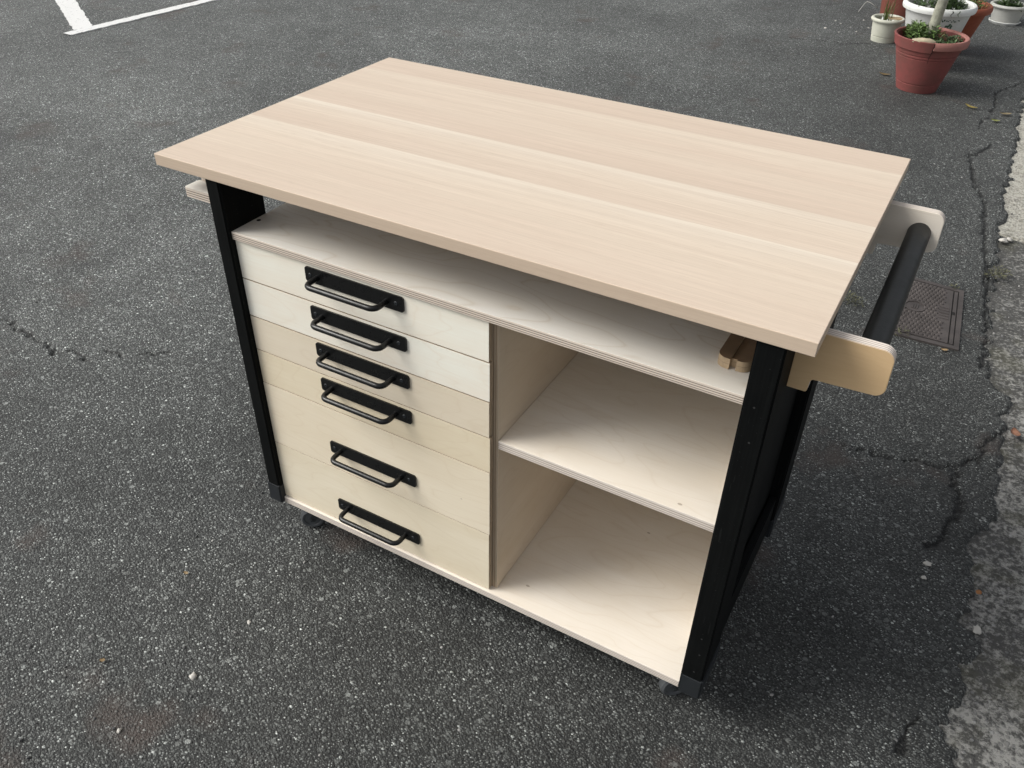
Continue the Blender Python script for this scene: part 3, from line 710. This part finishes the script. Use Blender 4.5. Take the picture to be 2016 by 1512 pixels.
def leaf_mat(name, col):
    N = NT(name); g = N.n('ShaderNodeNewGeometry').outputs['Random Per Island']
    c = N.ramp(g, [(0, tuple(x*.55 for x in col)), (.6, col), (1, tuple(min(1, x*1.8) for x in col))])
    N.set(N.b.inputs['Base Color'], c); N.b.inputs['Roughness'].default_value = .5
    N.b.inputs['Subsurface Weight'].default_value = 0.0
    return N.m
m_leaf = leaf_mat('green_leaf', (.11, .175, .05)); m_leaf_d = leaf_mat('dark_green_leaf', (.050, .088, .028)); m_leaf_y = leaf_mat('yellow_green_blade', (.13, .17, .05))
m_dry = simple('dry_leaf', (.47, .34, .20), .7, 0, .25, 40, .2)
def pot(name, cx, cy, rb, rt, h, mat, rim=.02, rimh=.03, rimmat=None, rimarc=None, bands=(), foot=None, ribs=0, loc_tilt=(0,0)):
    e = empty(name, (cx, cy, 0))
    def rad(z): return rb+(rt-rb)*(z/h)
    prof = [(0, .006), (rb*.93, .006), (rb*.95, .001), (rb, .001)]
    zs = sorted(set([.02, h-rimh-.004]+[b for b in bands]))
    for z in zs:
        if z in bands: prof += [(rad(z-.004), z-.004), (rad(z)-.004, z-.002), (rad(z)-.004, z+.002), (rad(z)+.0015, z+.004)]
        else: prof.append((rad(z), z))
    prof += [(rt*.975, h-rimh), (rt*.975, h-.01)]
    inner = [(rt-.012, h-.006), (rad(h*.5)-.010, h*.5), (rb-.012, .02), (0, .02)]
    fn = (lambda t, z: 1+(.028 if 0.02 < z < h-.04 else 0)*math.cos(ribs*t)) if ribs else None
    bm = bmesh.new(); lathe(bm, prof+inner, cx, cy, 96 if ribs else 72, fn); obj('pot_body', bm, mat, e, smooth=True)
    rp = [(rt*.976+.0005, h-rimh), (rt+rim*.75, h-rimh+.002), (rt+rim, h-rimh*.55), (rt+rim*.9, h-rimh*.15), (rt+rim*.4, h+.003), (rt-.006, h+.002), (rt-.012, h-.006)]
    bm = bmesh.new()
    if rimarc:
        a0, a1 = rimarc; n = 54; g = []
        for k in range(n+1):
            t = a0+(a1-a0)*k/n; g.append([bm.verts.new((cx+r*math.cos(t), cy+r*math.sin(t), z)) for r, z in rp])
        for p, q in zip(g, g[1:]):
            for m_ in range(len(rp)-1): bm.faces.new((p[m_], q[m_], q[m_+1], p[m_+1]))
        bm.faces.new(g[0]); bm.faces.new(g[-1][::-1])
    else: lathe(bm, rp, cx, cy, 72)
    obj('rim', bm, rimmat or mat, e, smooth=True)
    zs = h-.055
    bm = bmesh.new(); lathe(bm, [(rad(zs)-.008, zs), (rad(zs)*.6, zs+.012), (0, zs+.016)], cx, cy, 40)
    for v in bm.verts: v.co.z += mnoise.noise(v.co*25)*.012
    obj('soil', bm, m_soil, e, smooth='all')
    return e
def leaves(name, cx, cy, z, rx, hz_, n, size, mat, seed, parent, long=1.8, zb=0.0):
    """many small bent leaf faces filling an uneven mound, with stems"""
    rnd = random.Random(seed); V = []; F = []
    lob = [(rnd.uniform(-.6, .6)*rx, rnd.uniform(-.6, .6)*rx, rnd.uniform(.35, 1)) for _ in range(9)]
    for i in range(n):
        lx, ly, lh = rnd.choice(lob); a = rnd.uniform(0, 2*math.pi); rr = rnd.random()**.6*rx*.42
        x = lx+rr*math.cos(a); y = ly+rr*math.sin(a); zz = zb+hz_*lh*(1-(rr/(rx*.45))**2*.5)*rnd.random()**.5
        d = Vector((math.cos(a)*rnd.uniform(.3, 1), math.sin(a)*rnd.uniform(.3, 1), rnd.uniform(-.2, .9))).normalized()
        s = d.cross(Vector((0, 0, 1))).normalized(); s = (s+Vector((0,0,rnd.uniform(-.4,.4)))).normalized(); L = size*rnd.uniform(.6, 1.3); w = L/long/2
        up = s.cross(d).normalized(); p = Vector((cx+x, cy+y, z+zz)); b = len(V)
        V += [p, p+d*L*.45+s*w+up*L*.05, p+d*L+up*(-L*.12), p+d*L*.45-s*w+up*L*.05, p+d*L*.45-up*L*.03]
        F += [(b, b+1, b+4), (b+1, b+2, b+4), (b+2, b+3, b+4), (b+3, b, b+4)]
    me = bpy.data.meshes.new(name); me.from_pydata([tuple(v) for v in V], [], F); me.update(); return link(name, me, mat, parent)
def blades(name, cx, cy, z, spread, n, L, w, mat, seed, parent, bend=.5):
    rnd = random.Random(seed); V = []; F = []
    for i in range(n):
        a = rnd.uniform(0, 6.283); r = rnd.random()*spread; p = Vector((cx+r*math.cos(a), cy+r*math.sin(a), z)); az_ = rnd.uniform(0, 6.283)
        out = Vector((math.cos(az_), math.sin(az_), 0)); l = L*rnd.uniform(.6, 1.2); bd = bend*rnd.uniform(.2, 1.2); s = Vector((-out.y, out.x, 0)); b = len(V)
        for k in range(6):
            t = k/5; c = p+Vector((0,0,1))*l*(t-.35*bd*t*t)+out*l*bd*t*t; ww = w*(1-t*.85)
            V += [c+s*ww, c-s*ww]
        for k in range(5): F.append((b+2*k, b+2*k+1, b+2*k+3, b+2*k+2))
    me = bpy.data.meshes.new(name); me.from_pydata([tuple(v) for v in V], [], F); me.update(); return link(name, me, mat, parent)
# large red pot in front
AX_, AY_ = .910, 4.414
pA = pot('flower_pot', AX_, AY_, .108, .186, .289, m_red, .014, .038, m_redrim, rimarc=(-1.34, 1.9), bands=(.048, .190, .206))
tag(pA, 'large faded red flower pot with cracked rim and pale stem, nearest of the pots', 'flower pot')
bm = bmesh.new(); g = []
cp = [(.1720, .2330), (.1795, .2350), (.1800, .2380), (.1925, .2880), (.1905, .2905), (.1820, .2900), (.1760, .2810)]
for k in range(49):
    t = 1.9+(2*math.pi-1.34-1.9-.012)*k/48
    g.append([bm.verts.new((AX_+r*math.cos(t), AY_+r*math.sin(t), z)) for r, z in cp])
for p, q in zip(g, g[1:]):
    for m_ in range(len(cp)-1): bm.faces.new((p[m_], q[m_], q[m_+1], p[m_+1]))
bm.faces.new(g[0]); bm.faces.new(g[-1][::-1]); obj('collar', bm, m_red, pA, smooth=True)
leaves('weeds', .872, 4.47, .240, .125, .105, 1500, .021, m_leaf, 3, pA)
leaves('weeds', .985, 4.41, .238, .105, .060, 900, .016, m_leaf_d, 4, pA)
bm = bmesh.new(); tube(bm, [(.893, 4.50, .22), (.899, 4.50, .30), (.9045, 4.50, .36), (.907, 4.50, .42), (.914, 4.503, .50), (.905, 4.51, .66), (.912, 4.515, .85), (.90, 4.52, 1.05)], [.034, .030, .0285, .027, .025, .023, .021, .016], 18)
for v in bm.verts: v.co += Vector((1,0,0))*mnoise.noise(v.co*30)*.003
obj('stem', bm, m_bark, pA, smooth='all')
leaves('crown', .90, 4.52, 1.00, .35, .5, 1400, .07, m_leaf, 8, pA, 1.6)
bm = bmesh.new(); bmesh.ops.create_icosphere(bm, subdivisions=3, radius=1)
for v in bm.verts: v.co = Vector((v.co.x*.060, v.co.y*.024, v.co.z*.018))*(1+.2*mnoise.noise(v.co*2)); v.co.rotate(Matrix.Rotation(.10, 3, 'Z')); v.co += Vector((.893, 4.252, .288))
obj('stone', bm, simple('pale_sandstone', (.42, .36, .25), .8, 0, .2, 30, .3), pA, smooth='all')
bm = bmesh.new(); prev = None
for k in range(8):
    z = .291-.115*k/7; r = (.1935 if z > .2345 else .108+.078*(z/.289)+.0015); r += .010*max(0, (z-.235)/.056) if z > .2345 else 0; t = -1.352-.004*k+.010*math.sin(k*2.1)
    a, b = [bm.verts.new((AX_+(r+.0008)*math.cos(t+d), AY_+(r+.0008)*math.sin(t+d), z)) for d in (-.012*(1-k*.08), .012*(1-k*.08))]
    if prev: bm.faces.new((prev[0], prev[1], b, a))
    prev = (a, b)
obj('rim_crack', bm, m_hole, pA)
# small cream pot
pB = pot('flower_pot', .556, 5.363, .075, .094, .143, m_cream, .012, .018, bands=(.036,))
tag(pB, 'small cream white flower pot with onion-like sprouts standing left of the large red pot', 'flower pot')
blades('sprouts', .545, 5.365, .100, .035, 22, .20, .004, m_leaf_y, 5, pB, .35)
bm = bmesh.new()
for q in ((.525, 5.335), ): tube(bm, [(q[0], q[1], .088), (q[0], q[1], .118), (q[0], q[1]+.003, .150)], [.009, .008, .003], 10)
obj('bulb', bm, m_whitep, pB, smooth='all')
for q in ((.558, 5.315), (.592, 5.325)):
    bm = bmesh.new(); tube(bm, [(q[0], q[1], .088), (q[0], q[1], .112), (q[0]+.002, q[1]+.003, .142)], [.010, .008, .003], 10); obj('bulb', bm, m_whitep, pB, smooth='all')
bm = bmesh.new(); box_bm(bm, -.045, .045, -.030, .030, -.0025, .0025)
for v in bm.verts: v.co.z += .3*v.co.x*v.co.x/.045; v.co.rotate(Matrix.Rotation(.25, 3, 'Z')); v.co += Vector((.600, 5.385, .128))
obj('dry_husk', bm, m_dry, pB)
# big white pot behind
CX_, CY_ = .872, 4.90
pC = pot('flower_pot', CX_, CY_, .107, .190, .360, m_whitep, .0145, .034)
tag(pC, 'big white flower pot with a green leaf print, standing right behind the large red pot', 'flower pot')
leaves('weeds', CX_, CY_, .315, .17, .10, 1500, .024, m_leaf_d, 6, pC)
o = leaves('flowers', CX_+.03, CY_-.02, .325, .15, .10, 120, .018, m_whitep, 7, pC, 1.2); tag(o, kind='stuff')
for k, tt in enumerate((-1.12, -.93)):      # cracked and torn lip
    bm = bmesh.new(); r = .2055
    prev = None
    for q in range(5):
        z = .359-.032*q/4; a = tt+.03*math.sin(q*1.7+k); w = .018*(1-q*.2)
        P = [bm.verts.new((CX_+(r)*math.cos(a+d), CY_+(r)*math.sin(a+d), z)) for d in (-w, w)]
        if prev: bm.faces.new((prev[0], prev[1], P[1], P[0]))
        prev = P
    obj('rim_crack', bm, m_leaf_d if k else m_hole, pC)
bm = bmesh.new(); rnd = random.Random(2)
def on_pot(t, z): r = .107+.083*(z/.360)+.0012; return Vector((CX_+r*math.cos(t), CY_+r*math.sin(t), z))
tc0 = -1.05
def spot(t, z, r):
    n = Vector((math.cos(t), math.sin(t), 0)); s = Vector((-math.sin(t), math.cos(t), 0)); c = on_pot(t, z)+n*.0006
    ps = [c+s*r*math.cos(k*1.047)*rnd.uniform(.6,1.2)+Vector((0,0,r*math.sin(k*1.047)*rnd.uniform(.6,1.2))) for k in range(6)]
    bm.faces.new([bm.verts.new(p) for p in ps])
for k in range(13): spot(tc0-.33+.055*k+rnd.uniform(-.015,.015), .300+rnd.uniform(-.005,.005), .0035+rnd.uniform(0,.0025))
for k in range(34):
    a = rnd.uniform(0, 6.28); q = rnd.random()**.5; spot(tc0+.02+.12*q*math.cos(a), .258+.026*q*math.sin(a), .0060)
obj('leaf_print', bm, m_emb, pC)
# terracotta pot
pD = pot('flower_pot', .955, 5.34, .088, .176, .285, m_terra, .015, .036)
tag(pD, 'orange terracotta flower pot half hidden behind the big white pot', 'flower pot')
leaves('weeds', .955, 5.34, .25, .15, .11, 1100, .024, m_leaf, 16, pD); blades('grass', .99, 5.32, .23, .12, 150, .15, .003, m_leaf_y, 17, pD, .8)
# ribbed dusty white pot
pE = pot('flower_pot', 1.215, 6.36, .088, .112, .125, m_greyp, .014, .018, ribs=30)
tag(pE, 'low dusty white ribbed flower pot on a saucer at the top right', 'flower pot')
bm = bmesh.new(); lathe(bm, [(0, -.004), (.090, -.004), (.105, .016), (.101, .018), (.089, .0005), (0, .0005)], 1.215, 6.36, 56, lambda t, z: 1+.03*math.cos(9*t)); obj('saucer', bm, m_whitep, pE, smooth=True)
leaves('weeds', 1.215, 6.36, .085, .09, .09, 400, .03, m_leaf_d, 18, pE)
# brown pot
pF = pot('flower_pot', .545, 6.10, .140, .175, .33, m_brown, .016, .035)
tag(pF, 'dark brownish red flower pot behind the small cream pot, cut off by the top edge', 'flower pot')
blades('grass', .545, 6.10, .28, .13, 120, .2, .003, m_leaf_y, 19, pF, .7)
# thin bent twig on the asphalt
bm = bmesh.new(); tube(bm, [(.253, 6.095, -.002), (.264, 6.10, .022), (.277, 6.10, .048), (.288, 6.10, .066), (.296, 6.10, .074), (.312, 6.10, .073), (.338, 6.10, .062), (.38, 6.10, .040)], .0024, 8)
tag(obj('bent_wire', bm, m_greyp, None, smooth='all'), 'thin grey bent wire sticking up from the asphalt left of the pots', 'wire')

# ------------------------------------------------------------------ fallen leaves
def fallen(x, y, L, w, rot, col, seed, label, curl=.25):
    rnd = random.Random(seed); bm = bmesh.new(); n = 8; rows = []
    for i in range(n+1):
        t = i/n; hw = w*math.sin(math.pi*min(1, t*.96+.02))**.7; xx = (t-.5)*L; z = .003+L*curl*(t-.5)**2*2+rnd.uniform(0, .001)
        rows.append([bm.verts.new((xx, s*hw+.15*L*(t-.5)**2, z+abs(s)*hw*.35)) for s in (-1, -.5, 0, .5, 1)])
    for a, b in zip(rows, rows[1:]):
        for k in range(4): bm.faces.new((a[k], a[k+1], b[k+1], b[k]))
    bmesh.ops.solidify(bm, geom=bm.faces[:], thickness=.0006)
    for v in bm.verts: v.co.rotate(Matrix.Rotation(rot, 3, 'Z')); v.co += Vector((x, y, .0015))
    m = simple('leaf_%s' % seed, col, .6, 0, .25, 60, .1)
    return tag(obj('fallen_leaf', bm, m, None, smooth='all'), label, 'leaf')
fallen(1.219, 4.208, .078, .013, -.55, (.46, .37, .12), 1, 'narrow yellow fallen leaf lying right of the large red pot')
fallen(1.391, 4.185, .062, .014, .35, (.44, .36, .22), 2, 'tan fallen leaf beside the crack, right of the yellow leaf')
fallen(1.354, 4.044, .045, .014, .0, (.33, .36, .12), 3, 'small green-yellow fallen leaf below the tan leaf by the crack')
fallen(.710, 4.560, .070, .014, -.1, (.34, .25, .12), 4, 'brown fallen leaf lying left of the large red pot base')
fallen(1.641, 1.288, .036, .013, 1.9, (.55, .30, .20), 5, 'curled pinkish orange leaf on the concrete gutter beside the asphalt edge', .5)
fallen(1.413, 1.632, .024, .007, .3, (.50, .36, .20), 6, 'tiny tan leaf scrap just below the rusty utility cover')
fallen(1.612, .632, .016, .0065, 1.2, (.62, .30, .12), 7, 'small orange chip of leaf at the ragged asphalt edge')
fallen(.078, -.468, .012, .005, .5, (.45, .32, .17), 8, 'tiny tan leaf scrap on the asphalt near the bottom left corner')
fallen(.05, -.22, .013, .004, .1, (.48, .36, .20), 9, 'tiny tan leaf scrap on the asphalt in front of the left leg')

m_weed = leaf_mat('dusty_weed', (.085, .085, .045))
# tufts of weed along the edge and around the cover
for i, (x, y, r, n) in enumerate([(1.515, 2.26, .045, 200), (1.39, 2.075, .015, 26), (1.275, 1.665, .025, 40), (1.09, 1.79, .055, 130)]):
    V = []; o = leaves('weed_tuft', x, y, .002, r, .022, n, .011, m_weed, 30+i, None, 2.4)
    tag(o, ['low dusty weeds growing between asphalt and concrete gutter', 'tiny green weed at the far corner of the utility cover',
            'small sparse weeds at the near corner of the utility cover', 'low green weeds on the asphalt seen between table top and push bar'][i], 'weeds')
